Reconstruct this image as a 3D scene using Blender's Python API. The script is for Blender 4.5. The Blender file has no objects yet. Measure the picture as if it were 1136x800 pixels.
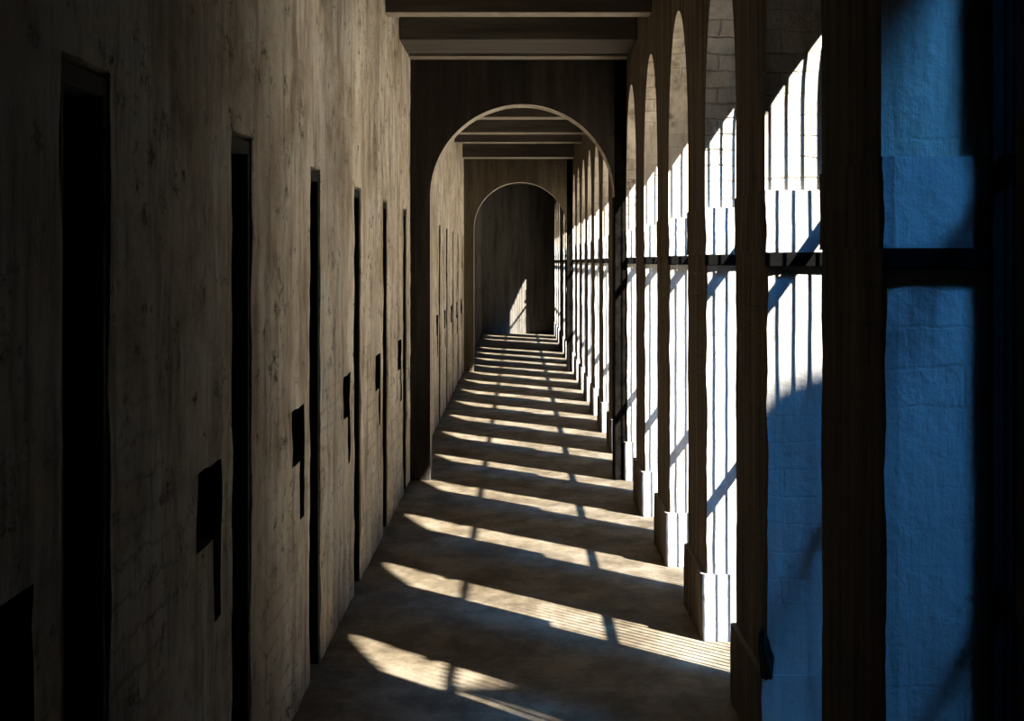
import bpy, bmesh, math, random
from mathutils import Vector, noise

random.seed(7)
S = bpy.context.scene
COL = S.collection

# ------------------------------------------------------------------ measures
EYE = 1.62           # eye height, corridor half width 0.8
FPX = 2700.0         # focal length in pixels of the 1136x800 frame
XL, XR, XO = -0.8, 0.8, 1.1
PITCH = 2.53
P1 = 5.33            # front of the first pillar in view
DEP = 1.12           # pillar depth along the corridor
OPEN = PITCH - DEP
RAD = OPEN / 2
IMP = 1.85           # impost height
SPR = 2.135          # springing of the arches
CEIL = 3.32
YB, YE = -1.0, P1 + 19 * PITCH + 1.14      # back and end of the corridor
SUN = Vector((-1.0, 1.76, -1.385)).normalized()

def py(n):           # front of pillar n (0 = the one at the edge of the frame)
    return P1 + (n - 1) * PITCH

YM = py(6) + 0.03    # near cross wall
YF = py(13) + 0.03   # far cross wall

# ------------------------------------------------------------------ materials
def new_mat(name):
    m = bpy.data.materials.new(name); m.use_nodes = True
    nt = m.node_tree; nt.nodes.clear()
    out = nt.nodes.new('ShaderNodeOutputMaterial')
    b = nt.nodes.new('ShaderNodeBsdfPrincipled')
    nt.links.new(b.outputs[0], out.inputs[0])
    return m, nt, b

def N(nt, kind, **kw):
    n = nt.nodes.new(kind)
    for k, v in kw.items():
        if k.startswith('in_'):
            n.inputs[k[3:].replace('_', ' ')].default_value = v
        else:
            setattr(n, k, v)
    return n

def ramp(nt, src, stops):
    r = nt.nodes.new('ShaderNodeValToRGB')
    e = r.color_ramp.elements
    while len(e) > 1: e.remove(e[0])
    e[0].position, e[0].color = stops[0][0], (*stops[0][1], 1)
    for p, c in stops[1:]:
        k = e.new(p); k.color = (*c, 1)
    nt.links.new(src, r.inputs[0])
    return r.outputs[0]

def mixc(nt, fac, a, b, mode='MIX'):
    m = nt.nodes.new('ShaderNodeMix'); m.data_type = 'RGBA'; m.blend_type = mode
    for i, v in ((0, fac), (6, a), (7, b)):
        if hasattr(v, 'links'): nt.links.new(v, m.inputs[i])
        else: m.inputs[i].default_value = v if i == 0 else (*v, 1)
    return m.outputs[2]

def mth(nt, op, a, b=0.0):
    m = nt.nodes.new('ShaderNodeMath'); m.operation = op
    for i, v in ((0, a), (1, b)):
        if hasattr(v, 'links'): nt.links.new(v, m.inputs[i])
        else: m.inputs[i].default_value = v
    return m.outputs[0]

def pos(nt):
    return nt.nodes.new('ShaderNodeNewGeometry')

def scaled(nt, vec, s):
    m = nt.nodes.new('ShaderNodeMapping'); m.inputs['Scale'].default_value = s
    nt.links.new(vec, m.inputs[0]); return m.outputs[0]

def tex_noise(nt, vec, scale, detail=6, rough=0.6, s=(1, 1, 1)):
    n = nt.nodes.new('ShaderNodeTexNoise')
    n.inputs['Scale'].default_value = scale
    n.inputs['Detail'].default_value = detail
    n.inputs['Roughness'].default_value = rough
    nt.links.new(scaled(nt, vec, s), n.inputs['Vector'])
    return n.outputs['Fac']

def wall_uv(nt, g):
    """(along the wall, height) whatever way the face points"""
    sp = nt.nodes.new('ShaderNodeSeparateXYZ'); nt.links.new(g.outputs['Position'], sp.inputs[0])
    sn = nt.nodes.new('ShaderNodeSeparateXYZ'); nt.links.new(g.outputs['True Normal'], sn.inputs[0])
    f = mth(nt, 'GREATER_THAN', mth(nt, 'ABSOLUTE', sn.outputs[0]), 0.6)
    mx = nt.nodes.new('ShaderNodeMix'); mx.data_type = 'FLOAT'
    nt.links.new(f, mx.inputs[0]); nt.links.new(sp.outputs[0], mx.inputs[2]); nt.links.new(sp.outputs[1], mx.inputs[3])
    cb = nt.nodes.new('ShaderNodeCombineXYZ')
    nt.links.new(mx.outputs[0], cb.inputs[0]); nt.links.new(sp.outputs[2], cb.inputs[1])
    return cb.outputs[0]

def masonry(name, light, mid, dark, brick=0.5, bump=0.35, grime=(0.35, 0.62), rough=0.9, brick_row=0.085):
    m, nt, b = new_mat(name)
    g = pos(nt); P = g.outputs['Position']
    big = tex_noise(nt, P, 1.3, 5, 0.6)
    streak = tex_noise(nt, P, 3.0, 8, 0.68, (3.0, 3.0, 0.28))
    fine = tex_noise(nt, P, 34, 6, 0.7)
    lump = tex_noise(nt, P, 9, 4, 0.55)
    c = ramp(nt, streak, [(grime[0], dark), ((grime[0] + grime[1]) / 2, mid), (grime[1], light)])
    c = mixc(nt, mth(nt, 'MULTIPLY', big, 0.75), c, mid)
    spots = ramp(nt, tex_noise(nt, P, 6.5, 7, 0.75), [(0.30, (1, 1, 1)), (0.40, (0, 0, 0))])
    c = mixc(nt, mth(nt, 'MULTIPLY', spots, 0.75), c, dark)
    br = nt.nodes.new('ShaderNodeTexBrick')
    br.inputs['Scale'].default_value = 1.0
    br.inputs['Brick Width'].default_value = 0.24
    br.inputs['Row Height'].default_value = brick_row
    br.inputs['Mortar Size'].default_value = 0.006
    br.inputs['Mortar Smooth'].default_value = 0.8
    # wobble so the courses are hand laid
    wob = nt.nodes.new('ShaderNodeMix'); wob.data_type = 'VECTOR'; wob.inputs[0].default_value = 0.03
    nz = nt.nodes.new('ShaderNodeTexNoise'); nz.inputs['Scale'].default_value = 9
    nt.links.new(P, nz.inputs['Vector'])
    nt.links.new(wall_uv(nt, g), wob.inputs[4]); nt.links.new(nz.outputs['Color'], wob.inputs[5])
    nt.links.new(wob.outputs[1], br.inputs['Vector'])
    # courses show only where the whitewash is thin
    thin = ramp(nt, tex_noise(nt, P, 1.9, 3, 0.5), [(0.42, (0, 0, 0)), (0.62, (1, 1, 1))])
    course = mth(nt, 'MULTIPLY', mth(nt, 'MULTIPLY', br.outputs['Fac'], thin), brick)
    c = mixc(nt, mth(nt, 'MULTIPLY', course, 0.8), c, dark)
    nt.links.new(c, b.inputs['Base Color'])
    b.inputs['Roughness'].default_value = rough
    b.inputs['Specular IOR Level'].default_value = 0.12
    h = mth(nt, 'ADD', mth(nt, 'MULTIPLY', fine, 0.25), mth(nt, 'MULTIPLY', lump, 0.9))
    h = mth(nt, 'ADD', h, mth(nt, 'MULTIPLY', streak, 0.5))
    h = mth(nt, 'SUBTRACT', h, mth(nt, 'MULTIPLY', course, 0.9))
    bp = nt.nodes.new('ShaderNodeBump'); bp.inputs['Strength'].default_value = bump
    bp.inputs['Distance'].default_value = 0.02
    nt.links.new(h, bp.inputs['Height']); nt.links.new(bp.outputs[0], b.inputs['Normal'])
    return m

def plain(name, c1, c2, rough=0.6, scale=8, metal=0.0, bump=0.2, s=(1, 1, 1), spec=0.2):
    m, nt, b = new_mat(name)
    P = pos(nt).outputs['Position']
    n = tex_noise(nt, P, scale, 7, 0.65, s)
    nt.links.new(ramp(nt, n, [(0.3, c1), (0.7, c2)]), b.inputs['Base Color'])
    b.inputs['Roughness'].default_value = rough
    b.inputs['Metallic'].default_value = metal
    b.inputs['Specular IOR Level'].default_value = spec
    bp = nt.nodes.new('ShaderNodeBump'); bp.inputs['Strength'].default_value = bump
    bp.inputs['Distance'].default_value = 0.01
    nt.links.new(n, bp.inputs['Height']); nt.links.new(bp.outputs[0], b.inputs['Normal'])
    return m

def left_mat():
    m, nt, b = new_mat('stained_whitewash')
    g = pos(nt); P = g.outputs['Position']
    big = tex_noise(nt, P, 0.9, 4, 0.6)
    blot = tex_noise(nt, P, 3.2, 9, 0.72, (1, 0.42, 0.7))
    streak = tex_noise(nt, P, 5.0, 8, 0.72, (2, 0.8, 0.22))
    pits = tex_noise(nt, P, 13, 9, 0.8, (1, 0.32, 0.8))
    fine = tex_noise(nt, P, 40, 6, 0.75, (1, 0.35, 1))
    c = ramp(nt, blot, [(0.32, (0.36, 0.275, 0.175)), (0.45, (0.68, 0.59, 0.46)), (0.57, (0.90, 0.83, 0.70))])
    c = mixc(nt, mth(nt, 'MULTIPLY', ramp(nt, streak, [(0.36, (1, 1, 1)), (0.52, (0, 0, 0))]), 0.8), c, (0.20, 0.15, 0.095))
    c = mixc(nt, ramp(nt, pits, [(0.35, (1, 1, 1)), (0.45, (0, 0, 0))]), c, (0.06, 0.045, 0.03))
    c = mixc(nt, mth(nt, 'MULTIPLY', ramp(nt, big, [(0.40, (0, 0, 0)), (0.62, (1, 1, 1))]), 0.35), c, (0.50, 0.40, 0.29))
    br = nt.nodes.new('ShaderNodeTexBrick'); br.inputs['Scale'].default_value = 1.0
    br.inputs['Brick Width'].default_value = 0.23; br.inputs['Row Height'].default_value = 0.075
    br.inputs['Mortar Size'].default_value = 0.010; br.inputs['Mortar Smooth'].default_value = 1.0
    wob = nt.nodes.new('ShaderNodeMix'); wob.data_type = 'VECTOR'; wob.inputs[0].default_value = 0.06
    nz = nt.nodes.new('ShaderNodeTexNoise'); nz.inputs['Scale'].default_value = 8; nz.inputs['Detail'].default_value = 4
    nt.links.new(P, nz.inputs['Vector'])
    nt.links.new(wall_uv(nt, g), wob.inputs[4]); nt.links.new(nz.outputs['Color'], wob.inputs[5])
    nt.links.new(wob.outputs[1], br.inputs['Vector'])
    sp = nt.nodes.new('ShaderNodeSeparateXYZ'); nt.links.new(P, sp.inputs[0])
    worn = mth(nt, 'MULTIPLY', ramp(nt, tex_noise(nt, P, 1.6, 5, 0.6), [(0.46, (0.0, 0.0, 0.0)), (0.62, (1, 1, 1))]),
               ramp(nt, mth(nt, 'DIVIDE', sp.outputs[2], 3.2), [(0.25, (1, 1, 1)), (0.5, (0.25, 0.25, 0.25))]))
    crs = mth(nt, 'MULTIPLY', br.outputs['Fac'], worn)
    c = mixc(nt, mth(nt, 'MULTIPLY', crs, 0.3), c, (0.16, 0.12, 0.085))
    nt.links.new(c, b.inputs['Base Color'])
    b.inputs['Roughness'].default_value = 0.92; b.inputs['Specular IOR Level'].default_value = 0.1
    h = mth(nt, 'ADD', mth(nt, 'MULTIPLY', fine, 0.35), mth(nt, 'MULTIPLY', pits, 0.9))
    h = mth(nt, 'ADD', h, mth(nt, 'MULTIPLY', streak, 0.4))
    h = mth(nt, 'SUBTRACT', h, mth(nt, 'MULTIPLY', crs, 0.45))
    bp = nt.nodes.new('ShaderNodeBump'); bp.inputs['Strength'].default_value = 0.75; bp.inputs['Distance'].default_value = 0.02
    nt.links.new(h, bp.inputs['Height']); nt.links.new(bp.outputs[0], b.inputs['Normal'])
    return m
M_LEFT = left_mat()
M_PIL = masonry('white_plaster', (0.42, 0.41, 0.395), (0.36, 0.35, 0.325), (0.13, 0.085, 0.04), 0.06, 0.9, (0.24, 0.46))
M_SIDE = masonry('shaded_grimy_plaster', (0.21, 0.17, 0.125), (0.115, 0.09, 0.064), (0.012, 0.0095, 0.007), 0.2, 0.6, (0.36, 0.64))  # corridor faces: mould, plus their shade put into the colour
M_ARC = masonry('brown_arcade_wash', (0.66, 0.60, 0.51), (0.48, 0.425, 0.35), (0.12, 0.092, 0.066), 0.4, 0.9, (0.34, 0.62), brick_row=0.066)
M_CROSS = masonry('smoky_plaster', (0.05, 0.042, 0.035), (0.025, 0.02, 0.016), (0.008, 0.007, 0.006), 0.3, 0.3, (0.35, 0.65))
M_INTR = M_ARC
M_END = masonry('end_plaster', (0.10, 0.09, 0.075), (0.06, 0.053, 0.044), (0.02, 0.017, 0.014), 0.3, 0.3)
M_CEIL = plain('sooty_ceiling', (0.03, 0.025, 0.022), (0.07, 0.06, 0.05), 0.9, 4)
M_BEAM = plain('dark_beam', (0.045, 0.037, 0.032), (0.12, 0.105, 0.09), 0.8, 5, s=(0.25, 3, 3))
M_TAR = plain('tarred_wood', (0.003, 0.0028, 0.003), (0.009, 0.008, 0.007), 0.95, 14, s=(3, 3, 0.4), bump=0.35, spec=0.03)
M_IRON = plain('black_iron', (0.0012, 0.0012, 0.0014), (0.003, 0.0025, 0.002), 0.8, 25, spec=0.03)
M_RECESS = plain('recess_shade', (0.004, 0.004, 0.004), (0.01, 0.009, 0.008), 0.95, 10)  # near-black: shade of recesses and door jambs put into the colour
M_LUMP = plain('dark_rubble', (0.006, 0.006, 0.006), (0.03, 0.026, 0.022), 0.95, 18, bump=0.6)
M_WING = plain('weathered_wing', (0.025, 0.022, 0.02), (0.05, 0.045, 0.04), 0.9, 0.6)
M_ROOF = plain('roof_tiles', (0.08, 0.04, 0.03), (0.16, 0.08, 0.06), 0.9, 2)
M_GRND = plain('dry_ground', (0.64, 0.56, 0.43), (0.76, 0.67, 0.52), 0.95, 0.8)

def floor_mat():
    m, nt, b = new_mat('worn_floor')
    P = pos(nt).outputs['Position']
    a = tex_noise(nt, P, 2.6, 10, 0.74, (1.3, 0.55, 1))
    f = tex_noise(nt, P, 26, 6, 0.7)
    c = ramp(nt, a, [(0.30, (0.04, 0.028, 0.016)), (0.47, (0.16, 0.128, 0.084)), (0.60, (0.30, 0.255, 0.185))])
    c = mixc(nt, mth(nt, 'MULTIPLY', f, 0.35), c, (0.14, 0.11, 0.073))
    nt.links.new(c, b.inputs['Base Color'])
    b.inputs['Roughness'].default_value = 0.85
    b.inputs['Specular IOR Level'].default_value = 0.15
    h = mth(nt, 'ADD', mth(nt, 'MULTIPLY', f, 0.3), a)
    bp = nt.nodes.new('ShaderNodeBump'); bp.inputs['Strength'].default_value = 0.3
    bp.inputs['Distance'].default_value = 0.02
    nt.links.new(h, bp.inputs['Height']); nt.links.new(bp.outputs[0], b.inputs['Normal'])
    return m
M_FLOOR = floor_mat()

# ------------------------------------------------------------------ helpers
def obj(name, bm, mat, parent=None, loc=None):
    me = bpy.data.meshes.new(name)
    bmesh.ops.recalc_face_normals(bm, faces=bm.faces[:])
    bm.to_mesh(me); bm.free()
    me.materials.append(mat)
    o = bpy.data.objects.new(name, me); COL.objects.link(o)
    if parent: o.parent = parent
    if loc: o.location = loc
    return o

def empty(name, loc, label, cat, group=None):
    o = bpy.data.objects.new(name, None); COL.objects.link(o)
    o.location = loc; o.empty_display_size = 0.2
    o['label'] = label; o['category'] = cat
    if group: o['group'] = group
    return o

def struct(o):
    o['kind'] = 'structure'; return o

def box(bm, x0, x1, y0, y1, z0, z1):
    v = [bm.verts.new((x, y, z)) for z in (z0, z1) for y in (y0, y1) for x in (x0, x1)]
    for f in ((0, 2, 3, 1), (4, 5, 7, 6), (0, 1, 5, 4), (2, 6, 7, 3), (0, 4, 6, 2), (1, 3, 7, 5)):
        bm.faces.new([v[i] for i in f])

def bevel(bm, w, seg=2):
    bmesh.ops.bevel(bm, geom=bm.edges[:], offset=w, segments=seg, profile=0.6, affect='EDGES')

def rough_box(bm, x0, x1, y0, y1, z0, z1, step, amp, freq=5.0, seed=0.0, bev=0.0, ends=True):
    """a box with gridded, hand-trowelled faces"""
    nx = max(1, round((x1 - x0) / step)); ny = max(1, round((y1 - y0) / step)); nz = max(1, round((z1 - z0) / step))
    cache = {}
    def vert(i, j, k):
        key = (i, j, k)
        if key in cache: return cache[key]
        x, y, z = x0 + (x1 - x0) * i / nx, y0 + (y1 - y0) * j / ny, z0 + (z1 - z0) * k / nz
        p = Vector((x, y, z))
        cx = (i in (0, nx)) + (j in (0, ny))
        if cx == 2 and bev:
            p.x += bev * (1 if i == 0 else -1); p.y += bev * (1 if j == 0 else -1)
        d = noise.noise_vector(p * freq + Vector((seed, seed * 2, 0)))
        e = noise.noise_vector(p * freq * 3.7 + Vector((seed, 3, 7)))
        d = d + e * 0.45
        q = p.copy()
        a = amp * (2.0 if cx == 2 else 1.0)
        if i in (0, nx): q.x += d.x * a
        if j in (0, ny): q.y += d.y * a
        cache[key] = bm.verts.new(q)
        return cache[key]
    for i in range(nx):
        for k in range(nz):
            for j in (0, ny):
                bm.faces.new((vert(i, j, k), vert(i + 1, j, k), vert(i + 1, j, k + 1), vert(i, j, k + 1)))
    for j in range(ny):
        for k in range(nz):
            for i in (0, nx):
                bm.faces.new((vert(i, j, k), vert(i, j + 1, k), vert(i, j + 1, k + 1), vert(i, j, k + 1)))
    for i in range(nx):
        for j in range(ny):
            for k in (0, nz):
                bm.faces.new((vert(i, j, k), vert(i + 1, j, k), vert(i + 1, j + 1, k), vert(i, j + 1, k)))

def prism(bm, pts, axis, a, b):
    """extrude a 2D outline (u, v) between a and b along axis 'x' or 'y'"""
    def P(u, v, t):
        return (t, u, v) if axis == 'x' else (u, t, v)
    va = [bm.verts.new(P(u, v, a)) for u, v in pts]
    vb = [bm.verts.new(P(u, v, b)) for u, v in pts]
    n = len(pts)
    bm.faces.new(va); bm.faces.new(vb[::-1])
    for i in range(n):
        bm.faces.new((va[i], va[(i + 1) % n], vb[(i + 1) % n], vb[i]))

def tube(bm, p, q, r, n=8):
    p, q = Vector(p), Vector(q); d = (q - p).normalized()
    u = d.orthogonal().normalized(); w = d.cross(u)
    ra = [bm.verts.new(p + (u * math.cos(t) + w * math.sin(t)) * r) for t in (2 * math.pi * i / n for i in range(n))]
    rb = [bm.verts.new(v.co + (q - p)) for v in ra]
    for i in range(n):
        bm.faces.new((ra[i], ra[(i + 1) % n], rb[(i + 1) % n], rb[i]))
    bm.faces.new(ra[::-1]); bm.faces.new(rb)

def copy_tree(o, parent=None):
    c = o.copy(); COL.objects.link(c); c.parent = parent
    for ch in list(o.children): copy_tree(ch, c)
    return c

ORD = ['', 'first', 'second', 'third', 'fourth', 'fifth', 'sixth', 'seventh', 'eighth', 'ninth', 'tenth']

# ------------------------------------------------------------------ setting
bm = bmesh.new(); box(bm, XL - 0.4, XO, YB - 0.3, YE + 0.3, -0.2, 0.0)
struct(obj('floor', bm, M_FLOOR))
bm = bmesh.new(); box(bm, XL - 0.4, XO + 0.35, YB - 0.3, YE + 0.3, CEIL, CEIL + 0.2)
struct(obj('ceiling', bm, M_CEIL))
bm = bmesh.new(); box(bm, -60, 60, -60, 120, -0.5, -0.25)
struct(obj('ground', bm, M_GRND))

# left wall: one sheet with door openings and lock recesses sunk into it
DOOR_W = 0.5
door_far = [4.77 + PITCH * i for i in range(20)]
holes = []            # y0, y1, z0, z1, depth
doors = []
for f in door_far:
    d = f - DOOR_W
    if d > YF + 17: pass
    holes.append((d, f, 0.0, 1.99, 0.34)); doors.append(d)
    holes.append((d - 0.74, d - 0.25, 0.89, 1.09, 0.16))
    holes.append((d - 0.42, d - 0.25, 0.67, 0.89, 0.16))
def fill(vals, step):
    out = [vals[0]]
    for a, c in zip(vals, vals[1:]):
        n = max(1, math.ceil((c - a) / step - 1e-6))
        out += [a + (c - a) * k / n for k in range(1, n + 1)]
    return out
ys = sorted({YB, YE} | {h[0] for h in holes} | {h[1] for h in holes})
zs = sorted({0.0, CEIL} | {h[2] for h in holes} | {h[3] for h in holes})
ys = fill(ys, 0.09); zs = fill(zs, 0.07)
def depth_at(y, z):
    for h in holes:
        if h[0] < y < h[1] and h[2] < z < h[3]: return h[4]
    return 0.0
bm = bmesh.new()
nyc, nzc = len(ys) - 1, len(zs) - 1
dg = [[depth_at((ys[i] + ys[i + 1]) / 2, (zs[j] + zs[j + 1]) / 2) for j in range(nzc)] for i in range(nyc)]
def quad(*p): bm.faces.new([bm.verts.new(v) for v in p])
for i in range(nyc):
    for j in range(nzc):
        x = XL - dg[i][j]; y0, y1, z0, z1 = ys[i], ys[i + 1], zs[j], zs[j + 1]
        quad((x, y0, z0), (x, y1, z0), (x, y1, z1), (x, y0, z1))
        if i + 1 < nyc and dg[i + 1][j] != dg[i][j]:
            xb = XL - dg[i + 1][j]
            quad((x, y1, z0), (xb, y1, z0), (xb, y1, z1), (x, y1, z1))
        if j + 1 < nzc and dg[i][j + 1] != dg[i][j]:
            xb = XL - dg[i][j + 1]
            quad((x, y0, z1), (xb, y0, z1), (xb, y1, z1), (x, y1, z1))
xb = XL - 0.4
quad((xb, YB, 0), (xb, YE, 0), (xb, YE, CEIL), (xb, YB, CEIL))
bmesh.ops.remove_doubles(bm, verts=bm.verts[:], dist=1e-5)
for v in bm.verts:
    if v.co.x > XL - 0.38:
        p = v.co.copy()
        a = noise.noise_vector(p * 4.5) + noise.noise_vector(p * 15) * 0.6
        v.co.x += a.x * 0.006
        if 0.01 < p.z < CEIL - 0.01: v.co.z += a.z * 0.006
        v.co.y += a.y * 0.007
wl = struct(obj('wall_left', bm, M_LEFT))
# shade inside the lock recesses, put into the colour
wl.data.materials.append(M_RECESS); wl.data.materials.append(M_END)
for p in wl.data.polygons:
    if p.center.y > YF + 0.42: p.material_index = 2  # wall_left takes a darker material past the far cross wall
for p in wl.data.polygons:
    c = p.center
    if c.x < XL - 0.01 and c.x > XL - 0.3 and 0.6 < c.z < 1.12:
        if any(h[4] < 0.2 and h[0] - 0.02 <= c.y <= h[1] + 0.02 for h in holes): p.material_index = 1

# cell doors
def make_door():
    r = bpy.data.objects.new('door_1', None); COL.objects.link(r); struct(r)
    b = bmesh.new()
    for a0, a1 in ((0.012, 0.045), (DOOR_W - 0.045, DOOR_W - 0.012)):
        box(b, XL - 0.30, XL - 0.006, a0, a1, 0.0, 1.978)
    box(b, XL - 0.30, XL - 0.006, 0.045, DOOR_W - 0.045, 1.94, 1.978)
    bevel(b, 0.003, 1)
    obj('door_frame', b, M_RECESS, r)  # jamb shade carried by the near-black colour
    b = bmesh.new()
    n = 4; w = (DOOR_W - 0.096) / n
    for i in range(n):
        box(b, XL - 0.27, XL - 0.23, 0.048 + i * w + 0.003, 0.048 + (i + 1) * w - 0.003, 0.01, 1.915)
    for z in (0.3, 1.6):
        box(b, XL - 0.23, XL - 0.21, 0.05, DOOR_W - 0.05, z, z + 0.09)
    lf = obj('door_leaf', b, M_TAR, r)
    b = bmesh.new(); tube(b, (XL - 0.20, 0.06, 0.97), (XL - 0.20, 0.3, 0.97), 0.014)
    obj('door_bolt', b, M_IRON, lf)
    return r
d0 = make_door()
for i, d in enumerate(doors):
    o = d0 if i == 0 else copy_tree(d0)
    o.name = 'door_%d' % (i + 1); o.location = (0, d, 0)

# end and back walls
bm = bmesh.new(); rough_box(bm, XL - 0.4, XO, YE, YE + 0.3, 0, CEIL, 0.2, 0.004)
M_ENDW = masonry('pale_end_plaster', (0.19, 0.175, 0.15), (0.13, 0.118, 0.10), (0.045, 0.04, 0.034), 0.3, 0.3)
struct(obj('wall_end', bm, M_ENDW))
bm = bmesh.new(); box(bm, XL - 0.4, XO, YB - 0.3, YB, 0, CEIL)
struct(obj('wall_back', bm, M_CROSS))

# right wall: everything above the imposts, plus the blind stretch beside the camera
bm = bmesh.new()
SEG = 28
SET = 0.035          # arches sit back a little from the imposts below them
def arch_bay(bm, y0, y1, x0, x1, spr, rad, base, top):
    yc = (y0 + y1) / 2
    pts = [(y0, base), (yc - rad, base), (yc - rad, spr)]
    pts += [(yc - rad * math.cos(math.pi * i / SEG), spr + rad * math.sin(math.pi * i / SEG)) for i in range(1, SEG)]
    pts += [(yc + rad, spr), (yc + rad, base), (y1, base)]
    tops = [(u, top) for u, v in pts]
    n = len(pts)
    F = {}
    def V(x, u, v):
        k = (round(x, 5), round(u, 5), round(v, 5))
        if k not in F: F[k] = bm.verts.new((x, u, v))
        return F[k]
    for i in range(n - 1):
        (u0, v0), (u1, v1) = pts[i], pts[i + 1]
        if abs(u1 - u0) > 1e-6:
            for x in (x0, x1):
                bm.faces.new((V(x, u0, v0), V(x, u1, v1), V(x, u1, top), V(x, u0, top)))
        bm.faces.new((V(x0, u0, v0), V(x1, u0, v0), V(x1, u1, v1), V(x0, u1, v1)))
for n in range(0, 20):
    a = py(n) + DEP / 2
    arch_bay(bm, a, a + PITCH, XR, XO, SPR, RAD + SET, IMP, CEIL)
a = py(20) + DEP / 2
box(bm, XR, XO, a, YE, IMP, CEIL)
box(bm, XR, XO, YB, py(0) + DEP / 2, IMP, CEIL)
box(bm, XR, XO, YB, py(0) - 0.001, -0.05, IMP)
bmesh.ops.remove_doubles(bm, verts=bm.verts[:], dist=1e-5)
wr = struct(obj('wall_right', bm, M_ARC))
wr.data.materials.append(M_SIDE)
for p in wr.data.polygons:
    if p.center.x < XR + 0.01 and abs(p.normal.x) > 0.9: p.material_index = 1  # spandrel shade on the corridor side, as a darker plaster

# ------------------------------------------------------------------ pillars
def make_pillar():
    r = empty('arcade_pillar', (0, 0, 0), '', 'pillar', 'pillars of the arcade')
    b = bmesh.new(); rough_box(b, XR, XO, 0, DEP, 0.0, IMP - 0.2, 0.035, 0.0035, 6.0, 1.0, 0.006)
    obj('shaft', b, M_PIL, r)
    b = bmesh.new(); rough_box(b, XR - 0.018, XO, -0.018, DEP + 0.018, -0.005, 0.285, 0.035, 0.003, 6.0, 4.0, 0.006)
    obj('plinth', b, M_PIL, r)
    b = bmesh.new(); rough_box(b, XR - 0.006, XO, -0.001, DEP + 0.001, IMP - 0.2, IMP, 0.03, 0.005, 7.0, 9.0, 0.008)
    obj('impost', b, M_PIL, r)
    b = bmesh.new(); box(b, XR - 0.004, 1.028, -0.036, 0.01, 1.602, 1.649); bevel(b, 0.004, 1)
    obj('iron_strap', b, M_IRON, r)
    return r
pil0 = make_pillar()
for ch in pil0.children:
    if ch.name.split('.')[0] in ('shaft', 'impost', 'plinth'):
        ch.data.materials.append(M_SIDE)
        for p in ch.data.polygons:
            if p.normal.x < -0.7: p.material_index = 1  # corridor side gets the darker copy: shade and some mould
PL = {
 0: 'nearest arcade pillar, a black sliver at the right edge of the photo',
 1: 'deep blue shaded plaster pillar at far right, nearest one seen whole',
 2: 'second arcade pillar, white barred sunlight above and blue shade below',
 3: 'third arcade pillar, sunlit white to its plinth, beside the broad floor patch',
 4: 'fourth arcade pillar from the camera with yellow stain on its sunlit edge',
 5: 'fifth arcade pillar from the camera, last one standing free before the near cross arch',
 6: 'sixth arcade pillar, joined to the dark pier of the near cross arch',
 13: 'arcade pillar joined to the dark pier of the far cross arch',
 20: 'last arcade pillar, against the end wall of the corridor',
}
for n in range(0, 21):
    o = pil0 if n == 0 else copy_tree(pil0)
    o.location = (0, py(n), 0)
    if n in PL: o['label'] = PL[n]
    elif n < 13: o['label'] = 'white sunlit arcade pillar, %s one behind the near cross arch' % ORD[n - 6]
    else: o['label'] = 'small pale arcade pillar, %s one behind the far cross arch' % ORD[n - 13]

# dark lump lying on the second pillar's plinth ledge
# ------------------------------------------------------------------ grilles
FR = 0.05
def make_grille():
    r = empty('iron_grille', (0, 0, 0), '', 'grille', 'barred grilles in the arcade openings')
    yc = OPEN / 2
    R1 = RAD - 0.002; R2 = RAD - FR
    HEAD = [(-R2, 2.21), (-0.45, 2.22), (-0.30, 2.30), (-0.10, 2.40), (0.10, 2.49), (0.35, 2.515), (R2, 2.51)]   # lopsided head board, outline shaped to cut the sun patch tips
    def head(u):
        for (a, za), (c, zc) in zip(HEAD, HEAD[1:]):
            if u <= c + 1e-6:
                return za + (zc - za) * max(0.0, u - a) / (c - a)
        return HEAD[-1][1]
    b = bmesh.new()
    outer = [(yc - R1, 0.0), (yc - R1, IMP - 0.3), (yc - R1, IMP)]
    RA = RAD + SET - 0.001
    outer += [(yc - RA * math.cos(math.pi * i / SEG), SPR + RA * math.sin(math.pi * i / SEG)) for i in range(SEG + 1)]
    outer += [(yc + R1, IMP), (yc + R1, 0.0)]
    NW = 0.13                                # near stile widened above mid height to step the sun patch edge
    NS = 0.11                                # broad near stile
    inner = [(yc - R2 + NS, 0.0), (yc - R2 + NS, 1.31), (yc - R2 + NS + NW, 1.31)]
    us = [-R2 + NS + NW + (2 * R2 - NS - NW) * i / SEG for i in range(SEG + 1)]
    inner += [(yc + u, head(u)) for u in us]
    inner += [(yc + R2, IMP - 0.1), (yc + R2, 0.0)]
    A = [[b.verts.new((x, u, v)) for u, v in L] for L in (outer, inner) for x in (1.03, XO - 0.004)]
    oa, ob, ia, ib = A
    for i in range(len(outer) - 1):
        b.faces.new((oa[i], oa[i + 1], ia[i + 1], ia[i])); b.faces.new((ob[i], ib[i], ib[i + 1], ob[i + 1]))
        b.faces.new((oa[i], ob[i], ob[i + 1], oa[i + 1])); b.faces.new((ia[i], ia[i + 1], ib[i + 1], ib[i]))
    for i in (0, -1): b.faces.new((oa[i], ia[i], ib[i], ob[i]))
    obj('timber_frame', b, M_TAR, r)
    nb = 14; w = 2 * R2
    for k in range(nb):
        u = yc - R2 + w * (k + 0.5) / nb
        top = head(u - yc) + 0.01
        b = bmesh.new(); tube(b, (1.05, u, 0.0), (1.05, u, top), 0.0066, 8)
        obj('bar', b, M_IRON, r)
    for z in (1.82, 0.895):
        b = bmesh.new(); box(b, 1.042, 1.058, yc - R2 - 0.01, yc + R2 + 0.01, z - 0.027, z + 0.027)
        obj('rail', b, M_IRON, r)
    return r
gr0 = make_grille()
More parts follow.
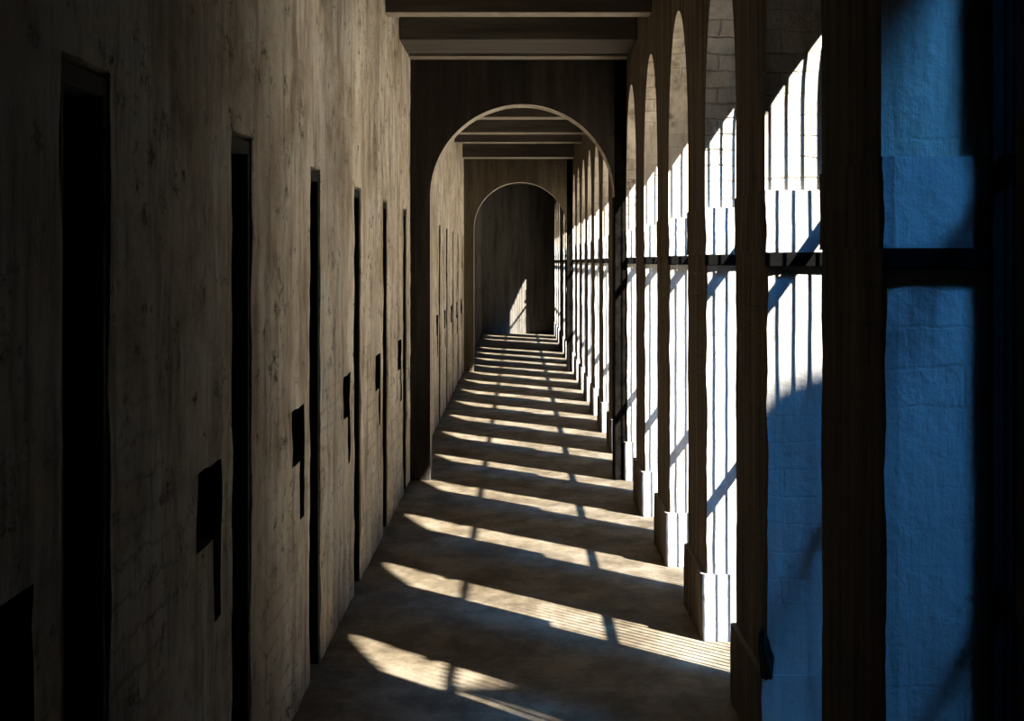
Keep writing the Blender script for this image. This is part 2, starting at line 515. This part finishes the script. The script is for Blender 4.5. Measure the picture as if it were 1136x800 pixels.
nums = {0: 'beyond the right edge of the photo'}
for n in range(0, 20):
    if n == 16: continue                    # boarded up instead
    o = gr0 if n == 0 else copy_tree(gr0)
    o.location = (0, py(n) + DEP, 0)
    if n == 0: l = 'black barred grille beside the nearest blue shaded pillar, at the right edge'
    elif n < 6: l = 'black barred grille in the opening between the %s and %s arcade pillars' % (ORD[n], ORD[n + 1])
    elif n == 6: l = 'black barred grille in the first opening behind the near cross arch'
    elif n < 13: l = 'black barred grille in the %s opening behind the near cross arch' % ORD[n - 5]
    else: l = 'black barred grille in the %s opening behind the far cross arch' % ORD[n - 12]
    o['label'] = l

# a boarded opening far down the corridor
sh = empty('timber_shutter', (XO + 0.012, py(16) + DEP - 0.08, 0), 'dark timber shutter closing the fourth opening behind the far cross arch', 'shutter')
b = bmesh.new()
SW = OPEN + 0.16; nb = 9; w = SW / nb
for i in range(nb): box(b, 0.0, 0.03, i * w + 0.002, (i + 1) * w - 0.002, 0.0, 2.98)
obj('boards', b, M_TAR, sh)
for z in (0.4, 1.3, 2.3):
    b = bmesh.new(); box(b, 0.03, 0.06, 0.0, SW, z, z + 0.1); obj('batten', b, M_TAR, sh)

# ------------------------------------------------------------------ cross walls with arches
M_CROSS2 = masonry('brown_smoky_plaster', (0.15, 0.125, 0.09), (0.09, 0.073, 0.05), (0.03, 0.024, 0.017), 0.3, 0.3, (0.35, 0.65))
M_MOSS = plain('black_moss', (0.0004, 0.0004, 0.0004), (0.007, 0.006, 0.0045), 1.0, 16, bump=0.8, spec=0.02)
def cross_wall(name, y, front, thick=0.42, half=0.683, spr=2.10, xc=0.03):
    b = bmesh.new()
    n = 40
    pts = [(XL, 0.0), (xc - half, 0.0), (xc - half, spr)]
    pts += [(xc - half * math.cos(math.pi * i / n), spr + half * math.sin(math.pi * i / n)) for i in range(1, n)]
    pts += [(xc + half, spr), (xc + half, 0.0), (XR, 0.0)]
    for i in range(len(pts) - 1):
        (u0, v0), (u1, v1) = pts[i], pts[i + 1]
        if abs(u1 - u0) > 1e-6:
            for yy in (y, y + thick):
                b.faces.new([b.verts.new(p) for p in ((u0, yy, v0), (u1, yy, v1), (u1, yy, CEIL), (u0, yy, CEIL))])
        b.faces.new([b.verts.new(p) for p in ((u0, y, v0), (u1, y, v1), (u1, y + thick, v1), (u0, y + thick, v0))])
    bmesh.ops.remove_doubles(b, verts=b.verts[:], dist=1e-5)
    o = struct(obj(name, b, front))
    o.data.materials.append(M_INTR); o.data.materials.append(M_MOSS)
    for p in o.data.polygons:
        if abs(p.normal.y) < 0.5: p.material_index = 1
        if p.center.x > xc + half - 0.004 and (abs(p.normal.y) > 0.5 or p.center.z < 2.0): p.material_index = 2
    return o
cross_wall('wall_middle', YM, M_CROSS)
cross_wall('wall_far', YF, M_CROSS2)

# ------------------------------------------------------------------ ceiling beams
BZ = EYE + 1.49
M_UNDER = plain('bounce_lit_underside', (0.22, 0.19, 0.16), (0.40, 0.36, 0.30), 0.85, 9)  # beam undersides: floor bounce put into a paler colour
def beam(y0, y1, label, z=BZ, lit_under=True):
    b = bmesh.new(); box(b, XL, XR, 0, y1 - y0, z, CEIL); bevel(b, 0.006, 1)
    o = obj('ceiling_beam', b, M_BEAM, None, (0, y0, 0))
    if lit_under:
        o.data.materials.append(M_UNDER)
        for p in o.data.polygons:
            if p.normal.z < -0.7: p.material_index = 1
    o['label'] = label; o['category'] = 'beam'; o['group'] = 'ceiling beams across the corridor'
beam(14.6, 14.84, 'dark ceiling beam nearest the camera, cut by the top edge of the photo')
beam(16.35, 17.45, 'broad dark ceiling beam with grey underside, second from the camera', lit_under=False)
beam(17.74, 17.98, 'narrow ceiling beam resting against the top of the near cross arch wall')
for k, (a, c) in enumerate(((25.2, 25.6), (28.2, 28.6), (30.5, 30.8), (34.9, 35.4))):
    beam(a, c, 'ceiling beam seen through the near cross arch, %s one behind it' % ORD[k + 1])

# dark broken lump on the plinth ledge of the second pillar
bm = bmesh.new()
bmesh.ops.create_icosphere(bm, subdivisions=4, radius=1.0)
for v in bm.verts:
    d = v.co.normalized(); k = 1 + 0.25 * noise.noise(d * 2.3 + Vector((4, 1, 2)))
    v.co = Vector((d.x * 0.022 * k, d.y * 0.05 * k, d.z * 0.085 * k))
    if v.co.z > 0: v.co.x -= v.co.z * 0.2
    v.co.z = max(v.co.z, -0.07)
ch = obj('rubble_lump', bm, M_LUMP, None, (0.797, py(2) - 0.05, 0.0))
ch.location.z = 0.285 + 0.066
ch['label'] = 'dark rubble lump on the plinth of the second arcade pillar'; ch['category'] = 'rubble'

# ------------------------------------------------------------------ the next wing of the building, shading the near bays
T = 4.0                                   # horizontal distance of its shading edge, along the sun's slope
wx, wy, wz = T, py(2) - 1.76 * T, 1.385 * T
w_root = bpy.data.objects.new('wall_wing', None); COL.objects.link(w_root); struct(w_root)
b = bmesh.new(); box(b, 1.6, wx + 0.5, wy - 5, wy - 0.02, -0.25, wz + 0.76); obj('low_block', b, M_WING, w_root)
b = bmesh.new()
front = [(wx + 0.51, -0.25), (wx + 0.51, wz + 0.72), (wx + 0.46, wz + 1.02), (wx + 0.46, wz + 1.07), (wx + 0.54, wz + 1.115), (wx + 0.74, wz + 1.14),
         (wx + 0.82, wz + 1.24), (wx + 0.98, wz + 1.31), (wx + 9, wz + 1.5), (wx + 9, -0.25)]
prism(b, front, 'y', wy - 5, wy)
for v in b.verts:                          # the block is skewed in plan, its flank in line with the sun
    if v.co.y < wy - 1: v.co.x += 3.4
obj('tall_block', b, M_WING, w_root)

# unseen blocker added to darken the near bays, in line with the sun
yd = Vector((1.0, -1.76, 0)).normalized(); yn = Vector((yd.y, -yd.x, 0))
b = bmesh.new()
foot = [Vector((1.13, 8.12, 0)) + yd * a + yn * c for a, c in ((0, -0.13), (8.0, -0.13), (8.0, 0.13), (0, 0.13))]
lo = [b.verts.new((p.x, p.y, -0.25)) for p in foot]; hi = [b.verts.new((p.x, p.y, 3.5)) for p in foot]
b.faces.new(lo[::-1]); b.faces.new(hi)
for k in range(4): b.faces.new((lo[k], lo[(k + 1) % 4], hi[(k + 1) % 4], hi[k]))
o = obj('wall_blocker', b, M_WING); struct(o)

# ------------------------------------------------------------------ light
sd = bpy.data.lights.new('sun', 'SUN'); sd.energy = 34; sd.angle = math.radians(0.8); sd.color = (1.0, 0.95, 0.86)
so = bpy.data.objects.new('sun', sd); COL.objects.link(so); so.location = (20, -30, 30)
so.rotation_euler = SUN.to_track_quat('-Z', 'Y').to_euler()

w = bpy.data.worlds.new('sky'); S.world = w; w.use_nodes = True
nt = w.node_tree; nt.nodes.clear()
out = nt.nodes.new('ShaderNodeOutputWorld'); bg = nt.nodes.new('ShaderNodeBackground')
nt.links.new(bg.outputs[0], out.inputs[0])
tc = nt.nodes.new('ShaderNodeTexCoord')
def lobe(direction, power):
    d = nt.nodes.new('ShaderNodeVectorMath'); d.operation = 'DOT_PRODUCT'
    nv = nt.nodes.new('ShaderNodeVectorMath'); nv.operation = 'NORMALIZE'
    nt.links.new(tc.outputs['Generated'], nv.inputs[0])
    nt.links.new(nv.outputs[0], d.inputs[0]); d.inputs[1].default_value = Vector(direction).normalized()
    return mth(nt, 'POWER', mth(nt, 'MAXIMUM', d.outputs['Value'], 0.0), power)
g1 = lobe((1.0, -1.45, 1.75), 170)
base = (0.012, 0.045, 0.13); glow = (8.0, 46.0, 122.0)
c = mixc(nt, g1, base, glow)
nt.links.new(c, bg.inputs['Color']); bg.inputs['Strength'].default_value = 1.0

# ------------------------------------------------------------------ camera
cd = bpy.data.cameras.new('camera'); cam = bpy.data.objects.new('camera', cd); COL.objects.link(cam)
cam.location = (0, 0, EYE); cam.rotation_euler = (math.radians(90), 0, 0)
cd.sensor_fit = 'HORIZONTAL'; cd.sensor_width = 36.0; cd.lens = FPX / 1136 * 36
cd.shift_x = -(575 - 568) / 1136; cd.shift_y = -(400 - 290) / 1136
cd.clip_end = 300
S.camera = cam

S.view_settings.view_transform = 'Standard'
S.view_settings.look = 'None'
S.view_settings.gamma = 1.0
S.view_settings.exposure = 0.0
S.view_settings.use_curve_mapping = False
